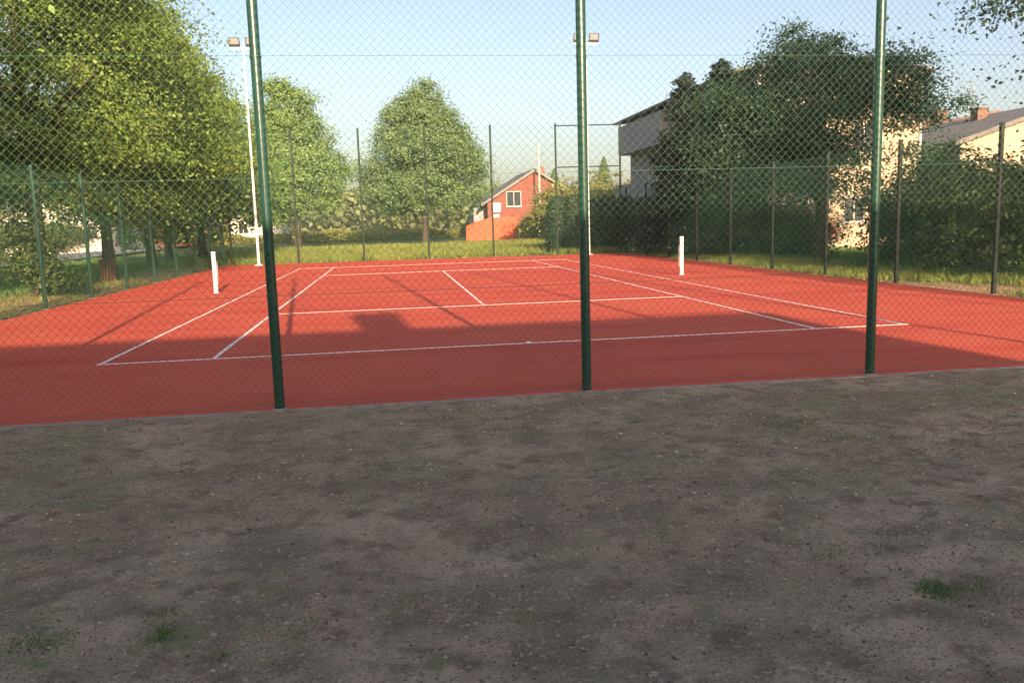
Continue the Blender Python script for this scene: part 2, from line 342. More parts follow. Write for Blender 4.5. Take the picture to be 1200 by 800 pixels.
# ------------------------------------------------------------------ foliage
def leaves_mesh(name, C, Nn, S, m, rng, asp=.62):
    """one diamond leaf per centre"""
    n = len(C); Nn = Nn/np.linalg.norm(Nn, axis=1, keepdims=True)
    a = rng.normal(size=(n, 3)); a -= (a*Nn).sum(1, keepdims=True)*Nn; a /= np.linalg.norm(a, axis=1, keepdims=True)+1e-9
    c = np.cross(Nn, a); S = S[:, None]
    V = np.stack([C-a*S*.5, C+c*S*.5*asp+a*S*.08-Nn*S*.08, C+a*S*.5, C-c*S*.5*asp+a*S*.08-Nn*S*.08], 1).reshape(-1, 3)
    return npmesh(name, V, np.arange(n*4).reshape(n, 4), m)
def crown_points(blobs, n, rng, clump=.55, per=70, inner=.12, flat=.42, droop=.35, shell=.45):
    vol = np.array([(b[3]*b[4]*b[5])**(2/3) for b in blobs]); pr = vol/vol.sum()
    nc = max(6, int(n*(1-inner)/per)); bi = rng.choice(len(blobs), nc, p=pr); B = np.array(blobs, float)[bi]
    d = rng.normal(size=(nc, 3)); d[:, 2] = np.where(d[:, 2] < -.5, -d[:, 2]*.5, d[:, 2]); d /= np.linalg.norm(d, axis=1, keepdims=True)
    rr = shell+(1-shell)*rng.rand(nc, 1)**.55
    rr *= 1+.10*rng.normal(size=(nc, 1))
    P = B[:, :3]+d*rr*B[:, 3:6]
    k = rng.randint(0, nc, int(n*(1-inner)))
    cs = clump*(.55+.9*rng.rand(nc, 1))[k]
    o = rng.normal(size=(len(k), 3))*cs*np.array([1, 1, flat]); rad = np.hypot(o[:, 0], o[:, 1])
    o[:, 2] -= droop*rad**1.3
    C = P[k]+o
    Nn = d[k]*.8+np.array([0, 0, .30])+rng.normal(size=(len(k), 3))*.6
    m2 = int(n*inner); bi = rng.choice(len(blobs), m2, p=pr); B2 = np.array(blobs, float)[bi]
    d2 = rng.normal(size=(m2, 3)); d2 /= np.linalg.norm(d2, axis=1, keepdims=True)
    C2 = B2[:, :3]+d2*(rng.rand(m2, 1)**.5*.75)*B2[:, 3:6]
    return np.concatenate([C, C2]), np.concatenate([Nn, rng.normal(size=(m2, 3))]), P
def tree(name, x, y, z, label, cat, blobs, n, leaf, m, tr=.22, trunk_h=3, seed=1, limbs=7, group=None, clump=.55, per=70, part='crown', lean=(0, 0), shell=.45, inner=.12, bark='bark', flat=.42, droop=.35):
    rng = np.random.RandomState(seed); t = thing(name, (x, y, z), label, cat, group)
    sat = []
    for (bx_, by_, bz_, rx_, ry_, rz_) in (blobs if part == 'crown' else []):
        for q_ in range(5):
            d_ = rng.normal(size=3); d_[2] = abs(d_[2])*.9-.25; d_ /= np.linalg.norm(d_); f_ = .20+.18*rng.rand()
            sat.append((bx_+d_[0]*rx_*.93, by_+d_[1]*ry_*.93, bz_+d_[2]*rz_*.93, rx_*f_, ry_*f_, rz_*f_*.9))
    C, Nn, P = crown_points(blobs+sat, n, rng, clump, per, inner, flat, droop, shell)
    S = leaf*(.65+.7*rng.rand(len(C)))
    obj(part, leaves_mesh(part, C, Nn, S, M[m], rng), t)
    top = max(b[2]+b[5]*.5 for b in blobs); b = MB(); pts = []; rad = []
    for k in range(9):
        f = k/8; zz = -.15+f*(top+.15)
        pts.append((lean[0]*f+.12*math.sin(k*1.7+seed)*f, lean[1]*f+.12*math.cos(k*2.1+seed)*f, zz)); rad.append(tr*(1-f)**.7*(1.35 if k == 0 else 1)+.02)
    b.tube(pts, rad, 10); b.build('trunk', M[bark], t)
    for k in range(limbs):
        tgt = P[rng.randint(len(P))]; f = min(.85, max(.18, (trunk_h+rng.rand()*(top-trunk_h)*.6)/top)); i = int(f*8)
        s = Vector(pts[i]); e = Vector(tgt); mid = s.lerp(e, .5)+Vector((rng.normal()*.2, rng.normal()*.2, .35))
        q = MB(); r0 = rad[i]*.6; q.tube([s, s.lerp(mid, .5)+Vector((0, 0, .1)), mid, mid.lerp(e, .6), e], [r0, r0*.8, r0*.55, r0*.35, .012], 6); q.build('limb', M[bark], t)
    return t
# left row of lindens
G1 = 'row of trees along the left fence'
tree('linden_tree', -11.5, 14.0, -.05, 'nearest leafy tree of the left row, shoots sprouting round its trunk base', 'tree',
     [(0,0,6.4,4.0,4.2,3.2),(-1,1,9.5,3.6,3.8,3.2),(1.2,-1.5,8.2,2.8,3,2.6),(-2,-2,5.2,3,3,2.2),(.6,.5,4.4,3.0,3.2,1.5),(1.2,2,7,2.6,2.6,2.2),(-.8,.5,3.0,3.4,3.2,1.4),(-.2,.8,3.6,2.4,2.6,1.4)], 104000, .105, 'linden', .22, 2.6, 11, 9, G1, clump=.66, per=420, flat=.30, inner=.06)
tree('linden_tree', -12.1, 21.7, -.05, 'second leafy tree of the left row, brown bin at its foot', 'tree',
     [(0,0,6.4,4.0,4.2,3.4),(-.6,.5,10.2,3.2,3.4,2.8),(1.1,-1.8,8.2,2.4,3,2.4),(.5,0,4.4,3.4,3.4,1.7),(.2,1,11.4,2.2,2.4,2),(-.8,0,2.9,3.4,3.6,1.5),(0,.4,3.4,2.8,3,1.5)], 100000, .115, 'linden', .19, 2.8, 12, 8, G1, clump=.66, per=420, flat=.30, inner=.06)
tree('linden_tree', -12.7, 29.5, -.05, 'third tree of the left row, tall crown rising against the sky', 'tree',
     [(0,0,6.2,3.9,4.2,3.4),(-.8,.5,9.4,3.0,3.4,2.7),(.9,-.5,7.6,2.5,3,2.3),(.8,0,4.6,3.8,3.8,1.9),(0,0,3,3.5,3.6,1.4)], 76000, .14, 'linden', .19, 2.6, 13, 7, G1, clump=.72, per=330, flat=.32, inner=.08)
tree('linden_tree', -13.9, 37.5, -.05, 'fourth tree of the left row, slim dark trunk before the pale houses', 'tree',
     [(0,0,6.2,4.0,4.2,3.4),(0,.5,9.0,3.5,3.6,2.9),(1.6,-.5,7.0,3.0,3,2.6),(.8,0,4.4,3.8,3.8,1.9),(0,0,2.9,3.6,3.6,1.4)], 54000, .19, 'linden', .18, 2.4, 14, 7, G1, clump=.72, per=330, flat=.32, inner=.08)
tree('linden_tree', -13.9, 46, -.05, 'farthest tree of the left row, low crown reaching down behind the pale mast', 'tree',
     [(0,0,5.6,4.2,4.2,3.8),(.3,.5,7.8,3.2,3.2,2.7),(1.3,-.5,5.2,3.2,3,3.0),(.8,0,3.2,3.6,3.6,2.3)], 44000, .22, 'linden', .24, 1.8, 15, 6, G1, clump=.72, per=330, flat=.32, inner=.08)
# shoots round the first trunk
rng = np.random.RandomState(5)
tree('shrub', -11.3, 13.2, -.05, 'leafy shoots growing round the trunk of the nearest left tree', 'shrub', [(0,0,.9,.75,.75,.85),(.4,.2,.4,.7,.7,.4),(-.3,0,1.7,.45,.45,.7)], 5200, .10, 'shrub', .03, .3, 21, 4, clump=.2, per=40, part='foliage')
# off-frame trees continuing the row towards and behind the camera
tree('linden_tree', -12.6, 3.0, -.05, 'unseen tree of the left row, crown shaped to shade its neighbours', 'tree',
     [(0,0,7.6,3.6,3.4,2.3),(-.6,.5,8.4,3.2,3.2,1.8),(.3,-.3,6.4,3.4,3.2,1.3)], 42000, .18, 'linden', .27, 4.6, 16, 6, G1, clump=.7, per=80)  # crown placed and shaped to shade the lower foliage of the row
tree('linden_tree', -16.0, -6, -.05, 'tree of the left row standing left of the camera', 'tree',
     [(0,0,6.6,4.2,4.2,3.4),(0,.5,10,3.6,3.8,2.8),(0,0,4.6,3.8,3.4,1.8)], 22000, .20, 'linden', .27, 2.6, 17, 5, G1, clump=.7, per=70)
# trees in the field
tree('field_tree', -9.3, 60, .0, 'light green tree in the field seen just right of the left fence post', 'tree',
     [(0,0,6,4.6,4.4,3.6),(-.2,0,10.2,2.7,2.7,2.9),(-1.8,0,9.0,2.0,2,2.2),(2.2,-.5,5.6,2.6,2.6,2.6),(-1.8,0,4.6,3,3,2.6),(.2,0,3.6,3.4,3.4,1.6),(1.3,0,8.6,2.2,2.4,1.8)], 64000, .21, 'field', .26, 2.2, 31, 8, 'two trees in the grass field', clump=.42, per=70, flat=.7, droop=.2, inner=.14)
tree('field_tree', 1.5, 66, .0, 'broad hazy green tree with pointed top in the middle of the field', 'tree',
     [(0,0,6.2,5.4,5,4.4),(-.2,0,10.2,3.6,3.6,3.0),(.2,0,12.2,1.9,2,1.9),(3.2,0,6.4,2.8,3,3.4),(-3.2,0,5.2,2.6,3,3.2),(0,0,3.6,5.2,4.6,2.2),(0,0,8.6,4.5,4.4,2.8)], 84000, .21, 'dusky', .3, 1.8, 32, 8, 'two trees in the grass field', clump=.42, per=70, flat=.7, droop=.2, inner=.14)
# big dark tree and spruces at the right
tree('broadleaf_tree', 14.2, 18.5, -.05, 'big dark spreading tree before the cream house at the right', 'tree',
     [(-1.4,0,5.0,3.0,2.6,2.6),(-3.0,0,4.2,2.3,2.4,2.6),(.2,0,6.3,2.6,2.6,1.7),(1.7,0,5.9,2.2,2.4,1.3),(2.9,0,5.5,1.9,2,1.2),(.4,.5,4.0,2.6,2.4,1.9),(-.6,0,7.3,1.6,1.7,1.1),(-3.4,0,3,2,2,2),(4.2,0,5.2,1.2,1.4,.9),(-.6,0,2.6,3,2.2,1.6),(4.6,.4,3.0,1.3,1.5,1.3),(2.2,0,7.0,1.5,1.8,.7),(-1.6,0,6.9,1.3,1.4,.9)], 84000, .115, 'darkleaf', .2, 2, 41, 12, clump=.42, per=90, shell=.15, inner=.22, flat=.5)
for (sx, sy_, hh, rr, lab, sd_) in ((10.7, 23.4, 7.6, 2.3, 'shorter dark spruce at the left end of the right hand trees', 51), (11.7, 22.0, 7.9, 2.4, 'taller dark spruce with spiky top beside the big dark tree', 52)):
    rng = np.random.RandomState(sd_); t = thing('spruce_tree', (sx, sy_, -.05), lab, 'tree', 'dark spruces at the right')
    n = 36000; nb = 300; zb = np.sort(rng.rand(nb)**1.15)*(hh-.7)+.5; ab = rng.rand(nb)*6.283; lb = (1-zb/hh)**.75*rr*(.7+.5*rng.rand(nb))+.1
    k = rng.randint(0, nb, n); u = rng.rand(n)**.7
    C = np.stack([np.cos(ab[k])*lb[k]*u, np.sin(ab[k])*lb[k]*u, zb[k]-.25*lb[k]*u+.22*lb[k]*u**3], 1)+rng.normal(size=(n, 3))*np.array([.10, .10, .07])
    n2 = 900; C2 = np.stack([rng.normal(size=n2)*.04, rng.normal(size=n2)*.04, hh-1.3*rng.rand(n2)], 1)
    C = np.concatenate([C, C2]); Nn = rng.normal(size=C.shape)*.6+np.array([0, 0, .8])
    obj('crown', leaves_mesh('crown', C, Nn, .15*(.6+.8*rng.rand(len(C))), M['spruce'], rng, .5), t)
    b = MB(); b.tube([(0, 0, -.1), (0, 0, hh*.6), (0, 0, hh)], [.14, .07, .01], 8); b.build('trunk', M['bark'], t)
# off-frame trees at the right whose shade falls on them, one branch hangs into the top right corner
tree('broadleaf_tree', 15.3, 5.8, -.05, 'tree at the right edge whose dark branches hang into the top right corner', 'tree',
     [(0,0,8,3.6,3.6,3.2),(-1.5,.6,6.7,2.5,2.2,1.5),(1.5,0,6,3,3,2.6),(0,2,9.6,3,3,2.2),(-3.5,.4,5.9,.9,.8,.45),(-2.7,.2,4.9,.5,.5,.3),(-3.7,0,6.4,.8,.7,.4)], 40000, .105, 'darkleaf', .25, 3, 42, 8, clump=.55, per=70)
tree('broadleaf_tree', 15.9, -4.5, -.05, 'unseen leafy tree added at the right to shade the shrubs', 'tree',
     [(0,0,6.5,4.2,4,3.6),(0,0,9.2,3,3,2.4),(-1,1,4,3.6,3.4,2)], 24000, .17, 'darkleaf', .25, 2.4, 43, 6, clump=.6, per=60)  # added out of view to cast shade on the right hand shrubs
# shrubs along the right fence
G2 = 'dark shrubs along the right fence'
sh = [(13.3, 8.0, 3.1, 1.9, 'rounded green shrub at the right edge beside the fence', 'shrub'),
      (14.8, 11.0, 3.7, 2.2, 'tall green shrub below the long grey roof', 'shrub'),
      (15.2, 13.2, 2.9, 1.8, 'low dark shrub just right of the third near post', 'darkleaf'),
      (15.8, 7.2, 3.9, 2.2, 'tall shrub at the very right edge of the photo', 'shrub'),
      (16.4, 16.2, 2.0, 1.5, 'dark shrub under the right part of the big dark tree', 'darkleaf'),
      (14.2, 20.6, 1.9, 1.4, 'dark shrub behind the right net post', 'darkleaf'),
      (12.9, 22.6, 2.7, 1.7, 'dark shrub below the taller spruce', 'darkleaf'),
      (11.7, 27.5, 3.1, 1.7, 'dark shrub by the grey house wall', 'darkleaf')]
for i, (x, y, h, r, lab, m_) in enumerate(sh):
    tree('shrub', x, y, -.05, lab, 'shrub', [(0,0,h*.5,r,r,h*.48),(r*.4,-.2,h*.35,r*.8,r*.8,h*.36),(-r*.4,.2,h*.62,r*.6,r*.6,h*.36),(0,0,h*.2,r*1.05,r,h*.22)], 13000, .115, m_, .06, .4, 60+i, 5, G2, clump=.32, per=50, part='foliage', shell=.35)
# clipped thuja hedge beyond the far right corner: single plants
for i in range(8):
    x = 7.5+i*.92; h = 2.85+.12*math.sin(i*2.3); y = 35.2-.25*i
    rng = np.random.RandomState(80+i); t = thing('thuja', (x, y, -.05), 'dark thuja of the clipped hedge beyond the court corner, ' + ['first plant on the left', 'second plant from its left end', 'third plant from its left end', 'fourth plant from its left end', 'fourth plant from its right end', 'third plant from its right end', 'second plant from its right end', 'last plant on the right'][i], 'shrub', 'thujas of the clipped hedge')
    n = 5200; u = rng.rand(n)**.35; a = rng.rand(n)*6.283; z = rng.rand(n)*h; rr = .62*(1-(z/h)**5*.45)
    C = np.stack([np.cos(a)*rr*u, np.sin(a)*rr*u, z], 1)+rng.normal(size=(n, 3))*.05; Nn = np.stack([np.cos(a), np.sin(a), .3*np.ones(n)], 1)+rng.normal(size=(n, 3))*.5
    obj('foliage', leaves_mesh('foliage', C, Nn, .15*(.6+.8*rng.rand(n)), M['thuja'], rng, .5), t)
    b = MB(); b.tube([(0, 0, -.1), (0, 0, h*.9)], [.06, .02], 6); b.build('stem', M['bark'], t)
# garden bushes by the red house
gb = [(13.4, 62, 5.9, 2.3, 'tall yellow green bush overlapping the right end of the red house', 'goldleaf'), (16.6, 61, 6.0, 2.5, 'yellowish bush behind the clipped hedge, in front of the pointed conifer', 'goldleaf'),
      (19.8, 61, 5.6, 2.5, 'yellow green bush between the middle near post and the grey house', 'goldleaf'), (14.6, 70, 2.9, 1.7, 'small green bush before the red house beside the pole', 'farleaf'), (12.5, 72, 2.3, .9, 'bright yellow shrub at the wall of the red house', 'goldleaf')]
for i, (x, y, h, r, lab, m_) in enumerate(gb):
    tree('garden_bush', x, y, 0, lab, 'bush', [(0,0,h*.55,r,r,h*.45),(r*.4,0,h*.4,r*.8,r,h*.36),(-r*.5,0,h*.38,r*.7,r*.7,h*.34)], 7000, .24, m_, .08, .8, 90+i, 4, clump=.4, per=45, part='foliage')
for i, (x, y, h, r, lab) in enumerate([(22.0, 80, 8.4, 2.3, 'pointed dark conifer rising behind the garden bushes'), (18.8, 92, 8.0, 2.4, 'hazy conifer behind the red house')]):
    rng = np.random.RandomState(120+i); t = thing('conifer', (x, y, 0), lab, 'tree'); n = 8000; z = rng.rand(n)**1.3*h; a = rng.rand(n)*6.283; rr = (1-z/h)**.8*r*(.75+.4*np.sin(z*9+a*3)**2)
    C = np.stack([np.cos(a)*rr*rng.rand(n)**.4, np.sin(a)*rr*rng.rand(n)**.4, z], 1); Nn = rng.normal(size=C.shape)+np.array([0, 0, .6])
    obj('crown', leaves_mesh('crown', C, Nn, .26*(.6+.8*rng.rand(n)), M['dusky'], rng, .5), t)
    b = MB(); b.tube([(0, 0, -.1), (0, 0, h)], [.16, .02], 8); b.build('trunk', M['bark'], t)

for i, (x, y, h, r, lab, m_) in enumerate([(-33.5, 60, 3.0, 2.4, 'green bush beyond the road at the far left edge', 'shrub'), (-31.5, 69, 3.6, 2.6, 'bush beyond the road left of the cream house', 'shrub'),
        (-28.0, 73, 2.8, 1.6, 'dark bush beyond the road between two trunks of the left row', 'darkleaf'), (-21.5, 76, 2.6, 2.4, 'bush beyond the road before the reddish house', 'shrub')]):
    tree('garden_bush', x, y, 0, lab, 'bush', [(0,0,h*.5,r,r,h*.45),(r*.5,0,h*.4,r*.8,r,h*.36),(-r*.5,0,h*.38,r*.8,r*.7,h*.36)], 7000, .22, m_, .08, .8, 140+i, 4, clump=.4, per=45, part='foliage')
# weeds and far wood (uncountable)
def scatter(name, n, fx, leaf, m, seed, up=.4, kind='stuff', asp=.6):
    rng = np.random.RandomState(seed); C = fx(rng, n); Nn = rng.normal(size=C.shape)+np.array([0, 0, up])
    return obj(name, leaves_mesh(name, C, Nn, leaf*(.5+rng.rand(len(C))), M[m], rng, asp), kind=kind)
def weeds(rng, n):
    x = -34+rng.rand(n)*46; y = 88+rng.rand(n)*12; h = (.35+1.3*vnoise(x*.35+20, y*.12, 33)+.35*vnoise(x*1.6, y, 34)); return np.stack([x, y, h*rng.rand(n)**.6+.0], 1)
scatter('weeds', 40000, weeds, .26, 'goldleaf', 201)
def farwood(rng, n):
    x = -170+rng.rand(n)*330; y = 170+rng.rand(n)*26; h = 3.5+7.5*vnoise(x*.055+20, y*.01, 43)+2.5*vnoise(x*.22, y*.05, 44); return np.stack([x, y, h*rng.rand(n)**.55], 1)
scatter('distant_wood', 60000, farwood, 1.5, 'farleaf', 202)
# grass blades
def blades(name, P, H, m, seed, wd=.012):
    rng = np.random.RandomState(seed); n = len(P); a = rng.rand(n)*6.283; W = np.stack([np.cos(a), np.sin(a), 0*a], 1)*wd
    T = P+np.stack([rng.normal(size=n)*.4*H, rng.normal(size=n)*.4*H, H], 1)
    V = np.stack([P-W, P+W, T], 1).reshape(-1, 3)
    return obj(name, npmesh(name, V, np.arange(n*3).reshape(n, 3), M[m]), kind='stuff')
rng = np.random.RandomState(7)
def field(n, x0, x1, y0, y1, z, h0, h1, pw=1.0):
    x = x0+rng.rand(n)*(x1-x0); y = y0+(y1-y0)*rng.rand(n)**pw
    k = vnoise(x*.5+30, y*.5+30, 55)+.35*vnoise(x*2+30, y*2, 56) > .52
    x, y = x[k], y[k]; return np.stack([x, y, np.full(len(x), z)], 1), (h0+(h1-h0)*rng.rand(len(x)))
P, H = field(90000, -14, 20, 30.4, 62, -.09, .10, .38, 1.5); blades('field_grass', P, H, 'blade', 1, .03)
P, H = field(4500, -12.4, -9.55, 2, 31, -.04, .04, .16); blades('verge_grass', P, H, 'blade', 2, .014)
P, H = field(30000, 9.55, 12.6, 0, 31, -.04, .05, .22); blades('verge_grass', P, H, 'blade', 3, .014)
P, H = field(40000, -24, -12.4, 6, 50, -.09, .08, .25); blades('lawn_grass', P, H, 'greenblade', 4, .03)
P, H = field(26000, 12.4, 24, 6, 34, -.09, .08, .25); blades('lawn_grass', P, H, 'greenblade', 5, .03)
# tufts in the yard: (x, y, radius, count)
Pt = []; Ht = []
def ray_ground(u, v):
    d = Fv+R2*((u-600)/FPX)-U2*((v-400)/FPX); t = (-.03-CAMP[2])/d.z; return CAMP[0]+d.x*t, CAMP[1]+d.y*t
for (u, v, r_, n_) in ((1098, 690, .085, 170), (1150, 690, .11, 60), (190, 748, .06, 80), (195, 725, .08, 30), (25, 760, .10, 70), (65, 757, .06, 30), (930, 497, .30, 170), (930, 515, .3, 60),
                       (540, 490, .35, 90), (460, 495, .5, 110), (345, 742, .09, 34), (300, 745, .07, 16), (262, 770, .06, 20), (980, 645, .12, 40), (1040, 630, .10, 18), (430, 555, .3, 50), (970, 515, .3, 40),
                       (840, 735, .10, 26), (1000, 488, .5, 60), (1150, 475, .5, 60), (620, 500, .4, 40), (100, 640, .12, 24), (480, 700, .12, 24), (880, 600, .2, 26), (720, 490, .5, 50)):
    x, y = ray_ground(u, v); n_ = int(n_*3.4)
    a = rng.normal(size=(n_, 2))*r_*np.array([.62, .75]); Pt.append(np.stack([x+a[:, 0], y+a[:, 1], np.zeros(n_)], 1)); Ht.append(.008+.016*rng.rand(n_))
Pt = np.concatenate(Pt); Ht = np.concatenate(Ht); Pt[:, 2] = dz(Pt[:, 0], Pt[:, 1])-.002; k = Pt[:, 1] < -3.4
blades('sparse_grass', Pt[k], Ht[k], 'greenblade', 6, .0028)
# pebbles
n = 10000; x = -6.5+rng.rand(n)*12.5; y = -9.3+(rng.rand(n)**1.0)*5.85
k = (vnoise(x*1.2+40, y*1.6+40, 61)+.5*rng.rand(n)) > .52; x, y = x[k], y[k]; n = len(x)
s = .0022+.0085*rng.rand(n)**4; s *= 1+(y+9.3)*.12
o8 = np.array([(1,0,0),(0,1,0),(-1,0,0),(0,-1,0),(0,0,.7),(0,0,-.7)], float); f8 = np.array([(0,1,4),(1,2,4),(2,3,4),(3,0,4),(1,0,5),(2,1,5),(3,2,5),(0,3,5)])
V = (o8[None]*(.6+.8*rng.rand(n, 6, 1)))*s[:, None, None]; V += np.stack([x, y, dz(x, y)+s*.25], 1)[:, None]
F = (f8[None]+np.arange(n)[:, None, None]*6).reshape(-1, 3); obj('pebbles', npmesh('pebbles', V.reshape(-1, 3), F, M['pebble']), kind='stuff')
n = 34000; x = -6.2+rng.rand(n)*11.5; y = -9.0+rng.rand(n)**.85*5.72; k = (vnoise(x*1.5+10, y*2.2+20, 63)+.6*vnoise(x*6, y*7+20, 64)+.3*rng.rand(n)) > .82; x, y = x[k], y[k]; n = len(x)
t4 = np.array([(1,0,-.4),(-.5,.87,-.4),(-.5,-.87,-.4),(0,0,.7)]); s = .0025+.009*rng.rand(n)**3
V = (t4[None]*(.5+.9*rng.rand(n, 4, 1)))*s[:, None, None]; a = rng.rand(n)*6.283; ca, sa = np.cos(a)[:, None], np.sin(a)[:, None]
V = np.stack([V[..., 0]*ca-V[..., 1]*sa, V[..., 0]*sa+V[..., 1]*ca, V[..., 2]], -1)+np.stack([x, y, dz(x, y)+s*.3], 1)[:, None]
F = (np.array([(0,1,3),(1,2,3),(2,0,3),(0,2,1)])[None]+np.arange(n)[:, None, None]*4).reshape(-1, 3); obj('soil_crumbs', npmesh('soil_crumbs', V.reshape(-1, 3), F, M['crumb']), kind='stuff')
n = 2600; x = -6.5+rng.rand(n)*12.5; y = -9.3+rng.rand(n)*5.85; k = (vnoise(x*.9+70, y*1.3+40, 62)+.4*rng.rand(n)) > .6; x, y = x[k], y[k]
C = np.stack([x, y, dz(x, y)+.006], 1); Nn = rng.normal(size=C.shape)*.35+np.array([0, 0, 1]); obj('leaf_litter', leaves_mesh('leaf_litter', C, Nn, .012+.022*rng.rand(len(C))**2, M['litter'], rng, .5), kind='stuff')

# soil blown over the court edge and a few leaves on the court
n = 2600; x = -6.5+rng.rand(n)*12.5; y = -3.32+rng.rand(n)**2.6*1.1; k = vnoise(x*1.7+15, y*.1+3, 81) > .42; x, y = x[k], y[k]; n = len(x); s = .002+.005*rng.rand(n)**2
V = (t4[None]*(.5+.9*rng.rand(n, 4, 1)))*s[:, None, None]+np.stack([x, y, .001+s*.3], 1)[:, None]
F = (np.array([(0,1,3),(1,2,3),(2,0,3),(0,2,1)])[None]+np.arange(n)[:, None, None]*4).reshape(-1, 3); obj('blown_soil', npmesh('blown_soil', V.reshape(-1, 3), F, M['crumb']), kind='stuff')
n = 170; x = -9+rng.rand(n)*18; y = -3+rng.rand(n)**1.3*22; x = np.where(rng.rand(n) < .5, -9.1+abs(rng.normal(size=n))*.8, x)
C = np.stack([x, y, np.full(n, .012)], 1); Nn = rng.normal(size=C.shape)*.25+np.array([0, 0, 1]); obj('fallen_leaves', leaves_mesh('fallen_leaves', C, Nn, .03+.03*rng.rand(n), M['litter'], rng, .55), kind='stuff')

# ------------------------------------------------------------------ buildings
def window(parent, cx, cz, wd, ht, face, ax, sill=True, name='window'):
    """ax 'y': window in a wall facing -y at y=face; ax 'x': wall facing -x at x=face"""
    def bx(b, a0, a1, d0, d1, z0, z1):
        if ax == 'y': b.box(a0, a1, face+d0, face+d1, z0, z1)
        else: b.box(face+d0, face+d1, a0, a1, z0, z1)
    f = MB(); t = .07
    bx(f, cx-wd/2, cx-wd/2+t, -.03, .08, cz-ht/2, cz+ht/2); bx(f, cx+wd/2-t, cx+wd/2, -.03, .08, cz-ht/2, cz+ht/2)
    bx(f, cx-wd/2+t, cx+wd/2-t, -.03, .08, cz-ht/2, cz-ht/2+t); bx(f, cx-wd/2+t, cx+wd/2-t, -.03, .08, cz+ht/2-t, cz+ht/2)
    bx(f, cx-.03, cx+.03, -.02, .07, cz-ht/2+t, cz+ht/2-t)
    fo = f.build(name, M['frame'], parent)
    g = MB(); bx(g, cx-wd/2+t, cx-.03, .02, .04, cz-ht/2+t, cz+ht/2-t); bx(g, cx+.03, cx+wd/2-t, .02, .04, cz-ht/2+t, cz+ht/2-t); g.build('pane', M['glass'], fo)
    if sill: s = MB(); bx(s, cx-wd/2-.08, cx+wd/2+.08, -.12, -.005, cz-ht/2-.06, cz-ht/2-.003); s.build('sill', M['frame'], fo)
def wall_with_holes(b, a0, a1, z0, z1, holes, face, th, ax):
    """front wall slab split into strips around the rectangular holes (cx,cz,w,h)"""
    xs = sorted({a0, a1} | {h[0]-h[2]/2 for h in holes} | {h[0]+h[2]/2 for h in holes}); zs = sorted({z0, z1} | {h[1]-h[3]/2 for h in holes} | {h[1]+h[3]/2 for h in holes})
    for x0, x1 in zip(xs, xs[1:]):
        for q0, q1 in zip(zs, zs[1:]):
            mx, mz = (x0+x1)/2, (q0+q1)/2
            if any(abs(mx-h[0]) < h[2]/2 and abs(mz-h[1]) < h[3]/2 for h in holes): continue
            if ax == 'y': b.box(x0, x1, face, face+th, q0, q1)
            else: b.box(face, face+th, x0, x1, q0, q1)
# red brick house
t = thing('brick_house', (12.9, 78, .1), 'red brick house with low gable roof beyond the field', 'house')
b = MB(); hl, hr, ap = -4.2, 4.6, .9; ze, za, zr = 3.7, 6.9, 5.2
hs = [(-1.35, 4.0, 1.6, 1.6)]
wall_with_holes(b, hl, hr, -.5, 3.7, [(-1.35, 3.45, 1.6, .5)], 0, .3, 'y')
b.add([(hl, 0, 3.7), (-2.15, 0, 3.7), (-2.15, 0, 4.8), (-2.15, 0, 4.98), (hl, 0, 3.75)], [(0, 1, 3, 4)])
b.add([(-.55, 0, 3.7), (hr, 0, 3.7), (hr, 0, 4.35), (ap, 0, 6.85), (-.55, 0, 5.95)], [(0, 1, 2, 3, 4)])
b.add([(-2.15, 0, 4.8), (-.55, 0, 4.8), (-.55, 0, 5.95), (-2.15, 0, 4.98)], [(0, 1, 2, 3)])
b.box(hl, hl+.3, .3, 12, -.5, 3.7); b.box(hr-.3, hr, .3, 12, -.5, 4.3); b.box(hl+.3, hr-.3, 11.7, 12, -.5, 3.7)
b.build('wall', M['brick'], t)
window(t, -1.35, 4.0, 1.6, 1.6, 0, 'y')
b = MB()
def slope(b, x0, z0, x1, z1, y0, y1, th=.22):
    b.add([(x0,y0,z0),(x1,y0,z1),(x1,y1,z1),(x0,y1,z0),(x0,y0,z0+th),(x1,y0,z1+th),(x1,y1,z1+th),(x0,y1,z0+th)],
          [(0,3,2,1),(4,5,6,7),(0,1,5,4),(1,2,6,5),(2,3,7,6),(3,0,4,7)])
slope(b, hl-.7, 3.35, ap, 6.9, -.5, 12.4); slope(b, ap+.002, 6.9, hr+.9, 4.2, -.5, 12.4); rf = b.build('roof', M['slate'], t)
b = MB(); slope(b, hl-.72, 3.28, ap, 6.83, -.56, -.505, .2); slope(b, ap+.002, 6.83, hr+.92, 4.12, -.56, -.505, .2); b.build('bargeboard', M['concrete'], t)
b = MB(); b.box(2.2, 2.8, 4, 4.6, 5.6, 7.6); b.build('chimney', M['chim'], rf)
for cx, cz, w_, h_ in ((-3.25, 3.15, .9, .95), (-3.35, 2.2, .75, .45)):
    b = MB(); b.box(cx-w_/2, cx+w_/2, -.06, -.004, cz-h_/2, cz+h_/2); b.build('white_panel', M['white'], t)
b = MB(); b.box(hl-1.3, hl-.004, 2.2, 7, -.3, 3.2); b.build('grey_side_wall', M['greywall'], t)  # grey block standing for the shaded left side of the house
